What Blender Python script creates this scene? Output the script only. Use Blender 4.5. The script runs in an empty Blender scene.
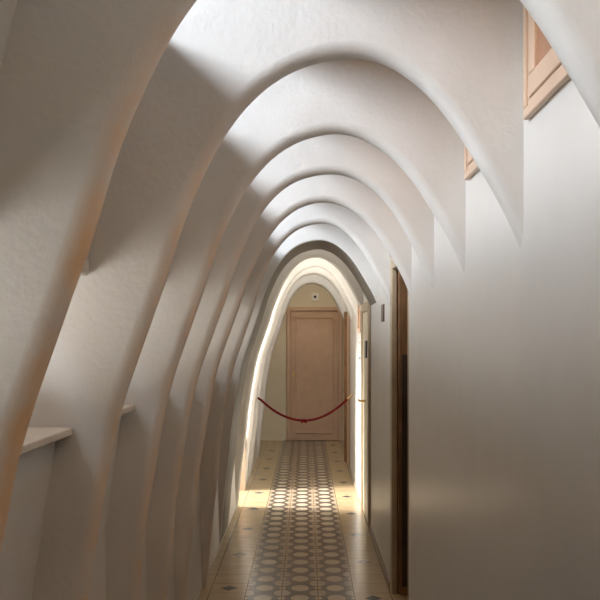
import bpy, bmesh, math, random
from mathutils import Vector, Matrix
random.seed(4)
C = bpy.context.scene.collection
scene = bpy.context.scene

# ------------------------------------------------------------ camera
F = 897.0
H = 1.39
cam_d = bpy.data.cameras.new('camera')
cam = bpy.data.objects.new('camera', cam_d); C.objects.link(cam)
cam.location = (0, 0, H)
cam.rotation_euler = (math.radians(90), 0, 0)
cam_d.sensor_width = 36; cam_d.lens = 36 * F / 600
cam_d.shift_x = -6 / 600; cam_d.shift_y = 42 / 600
cam_d.clip_start = 0.02
scene.camera = cam

# ------------------------------------------------------------ world, exposure
scene.view_settings.view_transform = 'Standard'
scene.view_settings.look = 'None'
scene.view_settings.gamma = 1
scene.view_settings.use_curve_mapping = False
scene.view_settings.exposure = 0.0
w = bpy.data.worlds.new('sky'); scene.world = w; w.use_nodes = True
bg = w.node_tree.nodes['Background']
bg.inputs[0].default_value = (0.72, 0.83, 1.0, 1); bg.inputs[1].default_value = 0.22

# positions of the arches along the corridor: y of the far edge, depth of the rib
ARCH = [(1.33, .065), (2.03, .06), (2.745, .06), (3.41, .06), (4.12, .06), (5.12, .06),
        (6.70, .62), (7.56, .08), (8.50, .08), (9.36, .08), (10.85, .14)]

def area(name, loc, target, sx, sy, power, col, spread=180):
    d = bpy.data.lights.new(name, 'AREA'); d.shape = 'RECTANGLE'
    d.size = sx; d.size_y = sy; d.energy = power; d.color = col
    d.spread = math.radians(spread)
    o = bpy.data.objects.new(name, d); C.objects.link(o)
    o.location = loc
    o.rotation_euler = (Vector(target) - Vector(loc)).to_track_quat('-Z', 'Y').to_euler()
    return o

COOL = (0.80, 0.88, 1.0); WARM = (1.0, 0.66, 0.40); LAMP = (1.0, .66, .40); DAY = (1.0, 0.98, 0.95)
bays = []
fronts = [a[0] - a[1] for a in ARCH]; backs = [a[0] for a in ARCH]
allb = [-.12, .63] + backs; allf = [-.22, .53] + fronts
for i in range(len(allb) - 1):
    bays.append((allb[i], allf[i + 1]))          # clear space between two ribs
# daylight outside the roof slits and the low windows on the left, a warm lamp high in each bay
for i, (a, b) in enumerate(bays):
    m = (a + b) / 2; L = b - a
    if m > 7 or m < 0: continue
    k = L / .6
    area('roof_slit_daylight', (-1.05, a + .02, 2.54), (.30, b + .05, 1.95), L * .8, .36, 6.0 * k, COOL, 90)
    area('window_daylight', (-1.05, m, 1.11), (.1, m, 1.68), L, .5, 8.0 * k, DAY)
    area('bay_light', (.36, a + .06, 2.38), (.30, a + .05, 1.2), .08, .10, 1.15, LAMP, 140)
for i, p in ((8, 1.8), (9, 6.0), (10, 6.0), (11, 9.0)):  # added unseen fill lights that brighten the far arch faces
    a, b = bays[i]
    area('bay_light', (.10, a + .10, 2.38), (.10, b + .4, 1.6), .25, .12, p, (1, .96, .90))
area('balcony_daylight', (-2.2, 8.0, 1.6), (.0, 8.0, .4), .4, .4, 45, DAY, 60)
area('balcony_sky', (-.82, 8.0, .95), (-.2, 8.0, .2), .8, 1.1, 7, DAY, 120)
area('far_bay_daylight', (-.72, 8.0, 1.5), (.1, 8.4, 1.9), .2, .3, 9, DAY)
area('far_fill', (-.1, 11.7, 2.38), (.0, 12.45, .4), .4, .4, 16, (1, .84, .66))  # added fill without a fixture, brightens the end wall
area('near_fill', (.1, -.6, 2.35), (.1, .6, 0), .5, .5, .35, WARM)  # added unseen warm fill behind the viewpoint

# ------------------------------------------------------------ materials
def mat(name, col, rough=.5, bump=0, bscale=60, var=0, vscale=3, metal=0, spec=.5, detail=6, coat=0):
    m = bpy.data.materials.new(name); m.use_nodes = True
    nt = m.node_tree; n = nt.nodes; l = nt.links
    p = n['Principled BSDF']
    p.inputs['Base Color'].default_value = (*col, 1)
    p.inputs['Roughness'].default_value = rough
    p.inputs['Metallic'].default_value = metal
    p.inputs['Specular IOR Level'].default_value = spec
    p.inputs['Coat Weight'].default_value = coat
    tc = n.new('ShaderNodeTexCoord')
    if var:
        t = n.new('ShaderNodeTexNoise'); t.inputs['Scale'].default_value = vscale
        t.inputs['Detail'].default_value = detail
        l.new(tc.outputs['Object'], t.inputs['Vector'])
        r = n.new('ShaderNodeValToRGB')
        r.color_ramp.elements[0].position = .3; r.color_ramp.elements[1].position = .7
        r.color_ramp.elements[0].color = (*[c * (1 - var) for c in col], 1)
        r.color_ramp.elements[1].color = (*[min(1, c * (1 + var * .5)) for c in col], 1)
        l.new(t.outputs['Fac'], r.inputs['Fac']); l.new(r.outputs['Color'], p.inputs['Base Color'])
    if bump:
        t = n.new('ShaderNodeTexNoise'); t.inputs['Scale'].default_value = bscale
        t.inputs['Detail'].default_value = 5
        l.new(tc.outputs['Object'], t.inputs['Vector'])
        t2 = n.new('ShaderNodeTexNoise'); t2.inputs['Scale'].default_value = bscale / 9
        l.new(tc.outputs['Object'], t2.inputs['Vector'])
        ad = n.new('ShaderNodeMath'); ad.operation = 'MULTIPLY_ADD'; ad.inputs[1].default_value = 2.5
        l.new(t2.outputs['Fac'], ad.inputs[0]); l.new(t.outputs['Fac'], ad.inputs[2])
        bp = n.new('ShaderNodeBump'); bp.inputs['Strength'].default_value = bump
        bp.inputs['Distance'].default_value = .004
        l.new(ad.outputs[0], bp.inputs['Height']); l.new(bp.outputs['Normal'], p.inputs['Normal'])
    return m

PL = (.64, .61, .56)
M = dict(
    plaster=mat('plaster', PL, .55, .35, 70, .06, 5),
    wall=mat('polished_plaster', PL, .32, .06, 50, .06, 3, spec=.5),
    endwall=mat('cream_plaster', (.70, .63, .48), .55, .2, 50, .05),
    wood=mat('pink_painted_wood', (.58, .40, .28), .4, .1, 60, .08, 8),
    woodp=mat('peach_painted_wood', (.62, .44, .31), .38, .1, 60, .06, 8),
    inset=mat('brown_inset_panel', (.40, .21, .12), .4, .1, 60, .1, 8),
    cream=mat('cream_painted_wood', (.46, .36, .23), .45, .1, 60, .10, 10),
    brown=mat('varnished_brown_wood', (.24, .12, .05), .4, .2, 40, .35, 12),
    dark=mat('near_black_brown', (.05, .03, .02), .5, .2, 40, .3, 12),
    black=mat('black_plastic', (.03, .03, .03), .4),
    plaque=mat('dark_red_plaque', (.09, .04, .035), .35),
    white=mat('white_plastic', (.80, .78, .72), .4),
    rope=mat('dark_red_velvet', (.10, .002, .004), .9, .5, 300, spec=.15),
    brass=mat('brass', (.80, .55, .22), .28, metal=1),
    intrados=mat('dark_brown_intrados', (.17, .14, .10), .6, .3, 60, .1, 6),
    stone=mat('sill_plaster', (.66, .60, .52), .5, .3, 60, .08),
    terrace=mat('sunlit_terrace', (.6, .55, .48), .8),
)
def add_edge_tint(m):  # mixes a mottled ochre tint into the left arch edges
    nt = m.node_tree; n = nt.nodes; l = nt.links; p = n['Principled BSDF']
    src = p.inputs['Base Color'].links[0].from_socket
    at = n.new('ShaderNodeAttribute'); at.attribute_name = 'edge_tint'
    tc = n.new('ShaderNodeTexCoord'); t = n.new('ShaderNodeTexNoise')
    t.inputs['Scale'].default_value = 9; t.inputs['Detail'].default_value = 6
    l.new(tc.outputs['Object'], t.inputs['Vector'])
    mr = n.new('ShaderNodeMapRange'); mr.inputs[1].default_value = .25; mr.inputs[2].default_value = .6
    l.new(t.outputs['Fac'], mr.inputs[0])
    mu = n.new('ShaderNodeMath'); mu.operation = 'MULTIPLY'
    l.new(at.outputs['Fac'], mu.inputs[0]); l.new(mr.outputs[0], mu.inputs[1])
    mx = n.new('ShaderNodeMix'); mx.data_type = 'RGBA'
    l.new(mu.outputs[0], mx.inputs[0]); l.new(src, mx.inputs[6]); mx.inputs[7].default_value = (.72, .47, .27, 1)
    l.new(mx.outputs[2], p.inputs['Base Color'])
M['arch'] = mat('ochre_edged_plaster', PL, .55, .35, 70, .06, 5); add_edge_tint(M['arch'])
g = bpy.data.materials.new('window_glass'); g.use_nodes = True
gp = g.node_tree.nodes['Principled BSDF']
gp.inputs['Transmission Weight'].default_value = 1; gp.inputs['Roughness'].default_value = 0
gp.inputs['IOR'].default_value = 1.02
M['glass'] = g

# ------------------------------------------------------------ helpers
def obj(name, bm, m, parent=None, smooth=False):
    me = bpy.data.meshes.new(name); bm.normal_update(); bm.to_mesh(me); bm.free()
    o = bpy.data.objects.new(name, me); C.objects.link(o)
    for mm in (m if isinstance(m, (list, tuple)) else [m]): me.materials.append(mm)
    if smooth:
        for p in me.polygons: p.use_smooth = True
    if parent: o.parent = parent
    return o

def box(bm, x0, x1, y0, y1, z0, z1, bev=0):
    vs = [bm.verts.new((x, y, z)) for x in (x0, x1) for y in (y0, y1) for z in (z0, z1)]
    idx = [(0, 1, 3, 2), (4, 6, 7, 5), (0, 4, 5, 1), (2, 3, 7, 6), (0, 2, 6, 4), (1, 5, 7, 3)]
    fs = [bm.faces.new([vs[i] for i in f]) for f in idx]
    if bev:
        es = list({e for f in fs for e in f.edges})
        bmesh.ops.bevel(bm, geom=es, offset=bev, segments=2, affect='EDGES', profile=.5)

def boxes(*bs, bev=0):
    bm = bmesh.new()
    for b in bs: box(bm, *b, bev=bev)
    bmesh.ops.recalc_face_normals(bm, faces=bm.faces)
    return bm

def prism(bm, poly, y0, y1):
    a = [bm.verts.new((x, y0, z)) for x, z in poly]
    b = [bm.verts.new((x, y1, z)) for x, z in poly]
    n = len(poly)
    for i in range(n):
        j = (i + 1) % n
        bm.faces.new((a[i], a[j], b[j], b[i]))
    bm.faces.new(a); bm.faces.new(b)

def struct(o, label=None):
    o['kind'] = 'structure'
    if label: o['label'] = label
    return o

def empty(name, loc):
    o = bpy.data.objects.new(name, None); C.objects.link(o); o.location = loc
    o.empty_display_size = .1
    return o

def tag(o, label, cat, group=None):
    o['label'] = label; o['category'] = cat
    if group: o['group'] = group
    return o

def child(name, bm, m, parent, smooth=False):
    o = obj(name, bm, m, None, smooth)
    l = parent.location
    for v in o.data.vertices: v.co -= l
    o.parent = parent
    return o

def cyl(bm, p, q, r, n=14, r2=None):
    p = Vector(p); q = Vector(q); d = (q - p)
    mt = Matrix.Translation((p + q) / 2) @ d.to_track_quat('Z', 'Y').to_matrix().to_4x4()
    bmesh.ops.create_cone(bm, cap_ends=True, segments=n, radius1=r, radius2=r if r2 is None else r2,
                          depth=d.length, matrix=mt)

def ball(bm, p, r, sc=(1, 1, 1)):
    mt = Matrix.Translation(p) @ Matrix.Diagonal((*sc, 1))
    bmesh.ops.create_uvsphere(bm, u_segments=16, v_segments=10, radius=r, matrix=mt)

# ------------------------------------------------------------ floor
WR = .478                      # right wall plane
fm = bpy.data.materials.new('hydraulic_tiles'); fm.use_nodes = True
nt = fm.node_tree; N = nt.nodes; Lk = nt.links
P = N['Principled BSDF']
geo = N.new('ShaderNodeTexCoord'); sep = N.new('ShaderNodeSeparateXYZ')
Lk.new(geo.outputs['Object'], sep.inputs[0])
def mth(op, a, b=None, c=None, clamp=False):
    n = N.new('ShaderNodeMath'); n.operation = op; n.use_clamp = clamp
    for i, v in enumerate((a, b, c)):
        if v is None: continue
        if isinstance(v, (int, float)): n.inputs[i].default_value = v
        else: Lk.new(v, n.inputs[i])
    return n.outputs[0]
def mix(f, a, b):
    n = N.new('ShaderNodeMix'); n.data_type = 'RGBA'
    if isinstance(f, (int, float)): n.inputs[0].default_value = f
    else: Lk.new(f, n.inputs[0])
    for s, v in ((6, a), (7, b)):
        if isinstance(v, tuple): n.inputs[s].default_value = (*v, 1)
        else: Lk.new(v, n.inputs[s])
    return n.outputs[2]
X, Y = sep.outputs[0], sep.outputs[1]
u = mth('DIVIDE', mth('ADD', X, .334 + .2 * 20), .2)        # tile coordinates
v = mth('DIVIDE', mth('SUBTRACT', Y, 4.967 - .2 * 60), .2)
iu = mth('FLOOR', u); iv = mth('FLOOR', v)
fu = mth('SUBTRACT', mth('FRACT', u), .5); fv = mth('SUBTRACT', mth('FRACT', v), .5)
au = mth('ABSOLUTE', fu); av = mth('ABSOLUTE', fv)
def ell(a, b, ra, rb):                                      # 1 inside an ellipse, soft rim
    d = mth('SQRT', mth('ADD', mth('POWER', mth('DIVIDE', a, ra), 2), mth('POWER', mth('DIVIDE', b, rb), 2)))
    return mth('MULTIPLY', mth('SUBTRACT', 1.06, d), 12, clamp=True)
cu = mth('SUBTRACT', .5, au); cv = mth('SUBTRACT', .5, av)
centre = ell(au, av, .245, .30); corner = ell(cu, cv, .235, .27)
sidem = ell(cu, av, .10, .14); topm = ell(au, cv, .18, .13)
patt = mix(centre, (.075, .062, .052), (.47, .40, .29))
patt = mix(corner, patt, (.38, .31, .22))
patt = mix(sidem, patt, (.42, .30, .18))
patt = mix(topm, patt, (.06, .065, .08))
# plain border tiles with a small dark inset every fourth tile
left = mth('LESS_THAN', X, 0)
ph = mth('ADD', iv, mth('SUBTRACT', 1, left))
m4 = mth('LESS_THAN', mth('MODULO', ph, 4), .5)
star = mth('MULTIPLY', mth('SUBTRACT', .31, mth('ADD', mth('MULTIPLY', au, 1.15), av)), 14, clamp=True)
star = mth('MULTIPLY', star, m4)
nz = N.new('ShaderNodeTexNoise'); nz.inputs['Scale'].default_value = 9; nz.inputs['Detail'].default_value = 5
Lk.new(geo.outputs['Object'], nz.inputs['Vector'])
plain = mix(nz.outputs['Fac'], (.50, .39, .235), (.37, .27, .145))
inner = mth('MULTIPLY', mth('GREATER_THAN', X, -.534), mth('LESS_THAN', X, .464))
plain = mix(mth('MULTIPLY', star, inner), plain, (.07, .08, .09))
inpat = mth('MULTIPLY', mth('GREATER_THAN', X, -.334), mth('LESS_THAN', X, .266))
colr = mix(inpat, plain, patt)
joint = mth('GREATER_THAN', mth('MAXIMUM', au, av), .488)
colr = mix(mth('MULTIPLY', joint, .9), colr, (.12, .08, .05))
nz2 = N.new('ShaderNodeTexNoise'); nz2.inputs['Scale'].default_value = 3.0
Lk.new(geo.outputs['Object'], nz2.inputs['Vector'])
colr = mix(mth('MULTIPLY', nz2.outputs['Fac'], .25), colr, (.25, .17, .10))
Lk.new(colr, P.inputs['Base Color'])
rg = N.new('ShaderNodeMapRange'); rg.inputs[3].default_value = .22; rg.inputs[4].default_value = .30
P.inputs['Roughness'].default_value = .22; P.inputs['Specular IOR Level'].default_value = .38
struct(obj('floor', boxes((-1.0, 1.7, -2.2, 13.0, -.12, 0)), fm),
       'glossy patterned cement tile floor with plain cream border tiles')

# ------------------------------------------------------------ arch profile (x, z), left foot -> apex -> right
CX = .088
half = [(.662, -.02), (.640, .15), (.622, .35), (.588, .62), (.573, .806), (.523, 1.12), (.493, 1.26), (.440, 1.417),
        (.396, 1.54), (.362, 1.650), (.326, 1.740), (.272, 1.848), (.208, 1.932), (.140, 1.985),
        (.070, 2.012), (0, 2.021)]
halfR = [(.46, 1.38), (.425, 1.49), (.392, 1.585), (.352, 1.678), (.296, 1.779), (.240, 1.868), (.181, 1.938),
         (.120, 1.985), (.060, 2.012)]
def catmull(pts, k=5):
    out = []
    n = len(pts)
    for i in range(n - 1):
        p0 = pts[max(i - 1, 0)]; p1 = pts[i]; p2 = pts[i + 1]; p3 = pts[min(i + 2, n - 1)]
        for j in range(k):
            t = j / k
            out.append(tuple(.5 * ((2 * b) + (-a + c) * t + (2 * a - 5 * b + 4 * c - d) * t * t + (-a + 3 * b - 3 * c + d) * t ** 3)
                             for a, b, c, d in zip(p0, p1, p2, p3)))
    out.append(pts[-1])
    return out
ctrl = [(CX - h, z) for h, z in half] + [(CX + h, z) for h, z in reversed(halfR)]
BASE = catmull(ctrl, 5)

# inner face of the outer shell on the left, from floor to the ridge
LOW = [(-.585, -.02), (-.595, .4), (-.60, .835), (-.555, 1.14), (-.548, 1.19)]
MID = [(-.485, 1.55), (-.45, 1.70), (-.41, 1.86), (-.36, 2.00), (-.33, 2.07)]
TOP = [(-.20, 2.27), (-.10, 2.36), (.05, 2.42), (.25, 2.44), (.60, 2.44)]
OUT = [(-.70, -.02), (-.68, .4), (-.64, .84), (-.68, 1.10), (-.69, 1.55), (-.47, 1.80), (-.44, 1.88), (-.37, 2.08),
       (-.23, 2.30), (-.12, 2.39), (.05, 2.45), (.25, 2.47), (.55, 2.47), (.55, 1.34)]

def arch(name, y1, depth, sc=1.0, R=.03, seedv=0, m=None, wob=.004, lift=0, tint=0):
    intrados = depth > .5                        # the thick arch has a dark brown inner surface
    rnd = random.Random(seedv)
    ph = [rnd.uniform(0, 6) for _ in range(4)]
    prof = []
    for i, (x, z) in enumerate(BASE):
        s = i / len(BASE)
        d = wob * (math.sin(9 * s + ph[0]) + .6 * math.sin(23 * s + ph[1]))
        prof.append(((x - CX) * (sc + d) + CX, z if z < 1 else 1 + (z - 1) * (1 + (sc - 1) * 2 + d)))
    prof = [(x, z + (lift * ((z - 1) / 1.02) ** 3 if z > 1 else 0)) for x, z in prof]
    n = len(prof)
    nor = []
    for i in range(n):
        a = prof[max(i - 1, 0)]; b = prof[min(i + 1, n - 1)]
        tx, tz = b[0] - a[0], b[1] - a[1]; L = math.hypot(tx, tz)
        nor.append((-tz / L, tx / L))         # outward (left / up)
    y0 = y1 - depth
    rings = []
    seg = 5
    R = min(R, depth / 2.01)
    for k in range(seg + 1):
        a = math.pi / 2 * k / seg
        rings.append((y0 + R - R * math.cos(a), R - R * math.sin(a)))
    for k in range(seg + 1):
        a = math.pi / 2 * k / seg
        rings.append((y1 - R + R * math.sin(a), R - R * math.cos(a)))
    bm = bmesh.new()
    wl = bm.verts.layers.float.new('edge_tint')     # ochre tint along the edge of the left leg only
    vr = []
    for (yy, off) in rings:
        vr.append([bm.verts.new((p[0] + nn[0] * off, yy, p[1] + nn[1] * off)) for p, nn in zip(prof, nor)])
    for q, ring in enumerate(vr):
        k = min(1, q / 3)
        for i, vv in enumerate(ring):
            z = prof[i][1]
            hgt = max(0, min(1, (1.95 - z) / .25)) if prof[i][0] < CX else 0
            vv[wl] = tint * k * hgt
    for q, (a, b) in enumerate(zip(vr[:-1], vr[1:])):
        for i in range(n - 1):
            f = bm.faces.new((a[i], b[i], b[i + 1], a[i + 1])); f.smooth = True
            if intrados and q == seg: f.material_index = 1
    def hit(p, d):                            # where the outward normal leaves the rib
        best = None
        for (ax, az), (bx, bz) in zip(OUT[:-1], OUT[1:]):
            ex, ez = bx - ax, bz - az
            den = d[0] * ez - d[1] * ex
            if abs(den) < 1e-9: continue
            t = ((ax - p[0]) * ez - (az - p[1]) * ex) / den
            q = ((ax - p[0]) * d[1] - (az - p[1]) * d[0]) / den
            if t > 0 and -.001 <= q <= 1.001 and (best is None or t < best[0]):
                best = (t, (ax + ex * q, az + ez * q))
        return best[1] if best else None
    op = [hit(p, nn) for p, nn in zip(prof, nor)]
    op[0] = OUT[0]; op[-1] = OUT[-1]
    for i in range(1, n - 1):
        if op[i] is None: op[i] = op[i - 1] if i < n / 2 else OUT[-1]
    of = [bm.verts.new((x, y0, z)) for x, z in op]; ob = [bm.verts.new((x, y1, z)) for x, z in op]
    for i in range(n - 1):
        bm.faces.new((of[i], of[i + 1], ob[i + 1], ob[i]))
        f = bm.faces.new((vr[0][i], vr[0][i + 1], of[i + 1], of[i])); f.smooth = False
        f = bm.faces.new((vr[-1][i], ob[i], ob[i + 1], vr[-1][i + 1])); f.smooth = False
    bm.faces.new([of[0], ob[0]] + [r[0] for r in vr[::-1]])
    bm.faces.new([ob[-1], of[-1]] + [r[-1] for r in vr])
    bmesh.ops.recalc_face_normals(bm, faces=bm.faces)
    return obj(name, bm, [M['plaster'], M['intrados']] if intrados else M['arch'])

AL = ['nearest white plaster arch rising out of frame at the upper left and right',
      'white plaster arch with the widest full curve in view, just beyond the big wooden transom',
      'third plaster arch from the viewer, nested just inside the largest full curve',
      'fourth plaster arch from the viewer, two arches beyond the widest full curve',
      'fifth plaster arch from the viewer, meeting the right wall at the brown doorway',
      'sixth plaster arch from the viewer, directly in front of the dark thick arch',
      'thick arch with a dark brown underside halfway down the corridor',
      'slim grey arch just beyond the thick dark arch',
      'brightly lit white arch beside the sunlit patch of floor',
      'slim cream arch where the red rope is hung',
      'farthest and smallest arch, framing the pink door at the end']
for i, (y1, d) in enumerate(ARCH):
    o = arch('plaster_arch', y1, d, 1.03 if i == 6 else 1.0, .010 if i == 6 else .03, i, lift=.07 if i > 6 else .04 if i == 5 else 0, tint=[1, .6, .55, .5, .4, .3][i] if i < 6 else 0)
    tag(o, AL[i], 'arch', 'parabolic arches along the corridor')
for k, (y1, d) in enumerate([(-.12, .1), (.63, .1)]):
    struct(arch('trim_%d' % (k + 1), y1, d, 1.0, .03, 40 + k), 'plaster arch rib behind the viewpoint')

# ------------------------------------------------------------ shell
Y0, Y1 = -2.0, 12.68
def shell(bm, inner, th, y0, y1):
    outer = [(x - th, z + (th if z > 2.2 else 0)) for x, z in inner]
    prism(bm, inner + outer[::-1], y0, y1)
bm = bmesh.new()
YB0, YB1 = 7.58, 8.42           # tall opening on the left
for a, b in ((Y0, YB0), (YB1, 10.80)):
    shell(bm, LOW, .16, a, b)
shell(bm, MID, .14, Y0, YB0); shell(bm, MID, .14, YB1, 13.0)
shell(bm, [LOW[-1], MID[0]], .12, 6.10, YB0); shell(bm, [LOW[-1], MID[0]], .12, YB1, 13.0)
shell(bm, [MID[-1], TOP[0]], .10, 6.10, YB1 + .0); shell(bm, [MID[-1], TOP[0]], .10, YB1, 13.0)
shell(bm, [(-.40, 1.80), MID[3], MID[-1]], .14, YB0, YB1)
shell(bm, [(-.80, -.02), (-.66, 1.2), MID[0]], .12, 10.80, 13.0)
bmesh.ops.recalc_face_normals(bm, faces=bm.faces)
struct(obj('wall_left', bm, M['plaster']), 'sloping white plaster outer wall behind the arches')
bm = bmesh.new()
prism(bm, TOP + [(.60, 2.58), (.05, 2.56), (-.16, 2.50), (-.30, 2.36)], Y0, 13.0)
bmesh.ops.recalc_face_normals(bm, faces=bm.faces)
struct(obj('ceiling', bm, M['plaster']), 'white plaster vault above the arches')

# right wall with the doorways
D2 = (4.17, 4.99, 1.835)
DF = (9.72, 10.42, 1.84)
bs = [(WR, WR + .12, Y0, D2[0], 0, 2.6), (WR, WR + .12, D2[1], 10.84, 0, 2.6), (WR, WR + .12, D2[0], D2[1], D2[2], 2.6),
      (.62, .74, 10.84, 13.0, 0, 2.6), (WR, .74, 10.84, 10.96, 0, 2.6)]
struct(obj('wall_right', boxes(*bs), M['wall']), 'smooth polished white plaster wall')
struct(obj('wall_back', boxes((-.9, .74, Y1, Y1 + .12, 0, 2.6)), M['endwall']), 'cream end wall')
struct(obj('wall_front', boxes((-.9, .74, Y0 - .12, Y0, 0, 2.6)), M['plaster']), 'plaster wall behind the viewpoint')
# the dim room behind the brown doorway
struct(obj('wall_side_room', boxes((.60, 1.6, 3.6, 3.7, 0, 2.2), (.60, 1.6, 5.9, 6.0, 0, 2.2), (1.6, 1.7, 3.6, 6.0, 0, 2.2),
                                   (.60, 1.7, 3.6, 6.0, 2.2, 2.3)), M['plaster']), 'walls of the dim side room')
# thin grey skirting strip along the right wall
struct(obj('baseboard_right', boxes((WR - .012, WR, Y0, D2[0] - .05, 0, .035), (WR - .012, WR, D2[1] + .08, 6.60, 0, .035),
                                    (WR - .012, WR, 7.52, 9.66, 0, .035)),
           mat('skirting', (.33, .27, .20), .5)), 'low grey skirting strip')

# sunlit terrace outside the left windows
struct(obj('trim_3', boxes((-6, -1.0, -2, 13, -.12, -.02)), M['terrace']), 'pale terrace outside the windows')

# ------------------------------------------------------------ left windows with sills
wn = 1
for i, (a, b) in enumerate(bays):
    if (a + b) / 2 > 6: continue
    wE = empty('window_%d' % wn, (-.56, (a + b) / 2, 1.2)); wn += 1
    struct(wE, 'low window behind a plaster sill on the left, between two arches')
    child('window_sill', boxes((-.72, -.512, a + .001, b - .001, 1.186, 1.203), bev=.003), M['stone'], wE)
    child('window_lintel', boxes((-.62, -.475, a + .001, b - .001, 1.535, 1.575), bev=.006), M['stone'], wE)
    child('window_frame', boxes((-.70, -.67, a, b, 1.203, 1.265), (-.70, -.67, a, b, 1.51, 1.54),
                                (-.70, -.67, a, a + .03, 1.265, 1.51), (-.70, -.67, b - .03, b, 1.265, 1.51)), M['wood'], wE)
    child('window_pane', boxes((-.688, -.684, a + .03, b - .03, 1.265, 1.51)), M['glass'], wE)

# ------------------------------------------------------------ transom windows high on the right wall
for i, (a, b) in enumerate(bays):
    if i < 2 or (a + b) / 2 > 5.0: continue
    wE = empty('window_%d' % wn, (WR, (a + b) / 2, 1.865)); wn += 1
    struct(wE, 'peach painted wooden transom set high on the right wall')
    z0, z1 = 1.865, 2.34
    a += .05; b -= .05
    def frame(w0, w1, p):
        x = WR - p
        return boxes((x, WR, a + w0, b - w0, z0 + w0, z0 + w1), (x, WR, a + w0, b - w0, z1 - w1, z1 - w0),
                     (x, WR, a + w0, a + w1, z0 + w1, z1 - w1), (x, WR, b - w1, b - w0, z0 + w1, z1 - w1), bev=.003)
    child('casing', frame(0, .022, .014), M['woodp'], wE)
    child('moulding', frame(.022, .036, .009), M['woodp'], wE)
    child('sash', frame(.038, .085, .012), M['woodp'], wE)
    child('panel', boxes((WR - .003, WR, a + .08, b - .08, z0 + .08, z1 - .08)), M['inset'], wE)

# ------------------------------------------------------------ door_1: the pink door at the end
def X12(px): return (px - 306) / F * Y1
dz = 1.885
d1 = empty('door_1', (X12(314), Y1, 0)); struct(d1, 'pink painted panelled door closing the corridor')
xl, xr = X12(286.8), X12(342)
y = Y1
child('door_frame', boxes((xl, xl + .055, y - .05, y, 0, dz), (xr - .055, xr, y - .05, y, 0, dz),
                          (xl + .055, xr - .055, y - .05, y, dz - .055, dz), bev=.006), M['wood'], d1)
child('door_leaf', boxes((xl + .06, xr - .06, y - .022, y, .008, dz - .06)), M['wood'], d1)
px0, px1, pz0, pz1 = xl + .12, xr - .12, .10, dz - .14
child('panel_moulding', boxes((px0, px0 + .018, y - .036, y - .020, pz0, pz1), (px1 - .018, px1, y - .036, y - .020, pz0, pz1),
                              (px0 + .018, px1 - .018, y - .036, y - .020, pz0, pz0 + .018),
                              (px0 + .018, px1 - .018, y - .036, y - .020, pz1 - .018, pz1), bev=.004), M['wood'], d1)
child('keyhole_plate', boxes((xl + .085, xl + .105, y - .026, y - .020, .90, .98)), M['brass'], d1)

# ------------------------------------------------------------ door_2: brown doorway on the right
d2 = empty('door_2', (WR, (D2[0] + D2[1]) / 2, 0)); struct(d2, 'brown wooden door standing open in the right wall')
a, b, zt = D2
child('door_frame', boxes((WR - .006, WR + .024, b - .045, b + .05, 0, zt + .03), (WR - .004, WR + .10, a, a + .02, 0, zt - .02),
                          (WR - .006, WR + .045, a, b - .045, zt - .045, zt + .03), bev=.005), M['cream'], d2)
child('door_jamb', boxes((WR + .024, WR + .12, b - .035, b, 0, zt - .02)), M['brown'], d2)
lf = child('door_leaf', boxes((WR + .030, WR + .44, b - .080, b - .036, .01, zt - .05), bev=.004), M['brown'], d2)
bm = boxes((WR + .065, WR + .078, b - .092, b - .078, .72, .80)); cyl(bm, (WR + .07, b - .09, .78), (WR + .11, b - .10, .74), .006)
child('latch', bm, M['black'], d2)
bm = boxes((WR + .046, WR + .42, b - .092, b - .078, .05, 1.32), bev=.003)
child('lower_dark_strip', bm, M['dark'], d2)  # near-black strip over the lower part of the leaf

# ------------------------------------------------------------ door_3: cream door further along
d3 = empty('door_3', (WR, 7.06, 0)); struct(d3, 'narrow cream door with brass handle')
a, b = 6.62, 7.50
child('door_frame', boxes((WR - .02, WR, a, a + .07, 0, 1.70), (WR - .02, WR, b - .07, b, 0, 1.70),
                          (WR - .02, WR, a + .07, b - .07, 1.63, 1.70), bev=.004), M['cream'], d3)
child('door_leaf', boxes((WR - .008, WR, a + .07, b - .07, .01, 1.63)), mat('cream_door', (.70, .62, .46), .4), d3)
bm = bmesh.new(); cyl(bm, (WR - .01, 7.08, .925), (WR - .06, 7.08, .925), .009); cyl(bm, (WR - .055, 7.08, .925), (WR - .055, 7.20, .925), .009)
child('handle', bm, M['brass'], d3, True)

# ------------------------------------------------------------ door_4: reddish wooden door edge near the end on the right
d4 = empty('door_4', (WR, 10.2, 0)); struct(d4, 'reddish brown wooden door post beside the end arch')
child('door_frame', boxes((WR - .005, WR + .02, 9.74, 9.80, 0, 1.72), (WR - .035, WR, 10.40, 10.48, 0, 1.74), bev=.004), M['brown'], d4)
child('door_leaf', boxes((WR - .006, WR, 9.80, 10.40, 0, 1.70)), M['wood'], d4)

# ------------------------------------------------------------ door_5: tall opening on the left that lets the daylight in
d5 = empty('door_5', (-.7, 8.0, 0)); struct(d5, 'tall open balcony doorway on the left')
child('door_frame', boxes((-.62, -.572, YB1 - .03, YB1 + .01, 0, .50), (-.80, -.76, YB0, YB0 + .04, 0, 1.8),
                          (-.80, -.76, YB1 - .04, YB1, 0, 1.8)), M['wood'], d5)

# small pink wooden hatch high on the lit wall
wE = empty('window_%d' % wn, (WR, 7.82, 1.5)); wn += 1
struct(wE, 'small peach wooden hatch on the far right wall')
child('casing', boxes((WR - .02, WR, 7.62, 8.02, 1.47, 1.51), (WR - .02, WR, 7.62, 7.67, 1.51, 1.76), (WR - .02, WR, 7.97, 8.02, 1.51, 1.76),
                      (WR - .02, WR, 7.62, 8.02, 1.72, 1.76), bev=.003), M['woodp'], wE)
child('panel', boxes((WR - .005, WR, 7.67, 7.97, 1.51, 1.72)), M['wood'], wE)

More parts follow.
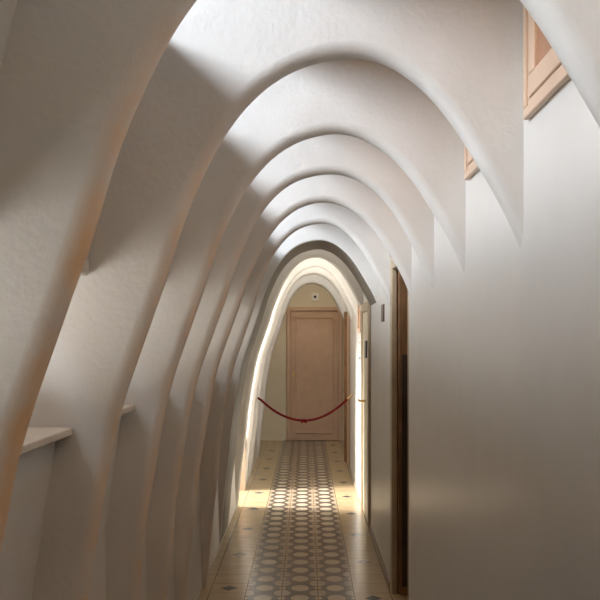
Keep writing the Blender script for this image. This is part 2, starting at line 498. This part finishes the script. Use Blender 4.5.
# ------------------------------------------------------------ small things on the walls
e = empty('wall_sensor', (X12(315), Y1, 1.39 + 45 / F * Y1))
cx, cy, cz = e.location
child('housing', boxes((cx - .055, cx + .055, cy - .03, cy, cz - .055, cz + .055), bev=.008), M['white'], e)
bm = bmesh.new(); cyl(bm, (cx, cy - .028, cz), (cx, cy - .036, cz), .020, 20)
child('lens', bm, M['black'], e)
tag(e, 'small square white wall box with a dark round centre above the pink door', 'wall fixture')

tag(obj('wall_plaque', boxes((WR - .008, WR, 5.46, 5.62, 1.515, 1.622), bev=.002), M['plaque']),
    'small dark plaque on the right wall just beyond the brown doorway', 'plaque')
tag(obj('wall_plate', boxes((WR - .030, WR - .020, 6.70, 6.86, 1.27, 1.40), bev=.002), M['black']),
    'black rectangular plate on the cream door frame on the right', 'plate')
for z, lb in ((1.385, 'uppermost'), (1.30, 'middle'), (1.25, 'lowest')):
    e = empty('light_switch', (WR, 7.76, z))
    child('plate', boxes((WR - .010, WR, 7.72, 7.80, z - .022, z + .022), bev=.003), M['white'], e)
    child('rocker', boxes((WR - .016, WR - .009, 7.74, 7.78, z - .010, z + .010)), M['black'] if lb == 'lowest' else M['stone'], e)
    tag(e, lb + ' of three small light switches on the bright strip of the right wall', 'light switch', 'switches on the lit wall')

# ------------------------------------------------------------ red rope across the corridor
YR = 9.235
def R9(px, py): return Vector(((px - 306) / F * YR, YR, H - (py - 342) / F * YR))
A = R9(260.5, 399.5); B = R9(347.5, 399); Mid = R9(303.5, 420.5)
e = empty('rope_barrier', (0, YR, Mid.z))
pts = []
for i in range(33):
    t = i / 32; p = A.lerp(B, t)
    base = A.z + (B.z - A.z) * t
    s = 4 * t * (1 - t)
    p.z = base - (base - Mid.z) * (s if True else 0)
    pts.append(p)
def tube(pts, r, n=10):
    bm = bmesh.new(); rr = []
    for i, p in enumerate(pts):
        t = (pts[min(i + 1, len(pts) - 1)] - pts[max(i - 1, 0)]).normalized()
        s = Vector((0, 1, 0)); q = t.cross(s).normalized()
        rr.append([bm.verts.new(p + r * (math.cos(2 * math.pi * k / n) * s + math.sin(2 * math.pi * k / n) * q)) for k in range(n)])
    for a, b in zip(rr[:-1], rr[1:]):
        for k in range(n):
            bm.faces.new((a[k], a[(k + 1) % n], b[(k + 1) % n], b[k]))
    bm.faces.new(rr[0][::-1]); bm.faces.new(rr[-1])
    return bm
child('rope', tube(pts, .012), M['rope'], e, True)
bm = bmesh.new(); m_ = pts[16]
ball(bm, m_ + Vector((0, 0, -.002)), .024, (1.3, 1, .8)); ball(bm, m_ + Vector((.018, -.008, -.012)), .015); ball(bm, m_ + Vector((-.02, -.008, -.010)), .015)
child('knot', bm, M['rope'], e, True)
bm = bmesh.new(); cyl(bm, B - Vector((.004, 0, .003)), B + Vector((.028, 0, .026)), .012, r2=.007)
cyl(bm, B + Vector((.028, 0, .026)), Vector((WR, YR, B.z + .040)), .006); 
cyl(bm, Vector((WR - .006, YR, B.z + .040)), Vector((WR, YR, B.z + .040)), .018)
child('hook', bm, M['brass'], e, True)
bm = bmesh.new(); cyl(bm, A + Vector((.004, 0, -.003)), A + Vector((-.024, .014, .012)), .012); cyl(bm, A + Vector((-.024, .010, .012)), A + Vector((-.024, .037, .012)), .010)
child('hook', bm, M['rope'], e, True)
tag(e, 'dark red rope with a central knot hung across the corridor on brass hooks', 'rope')
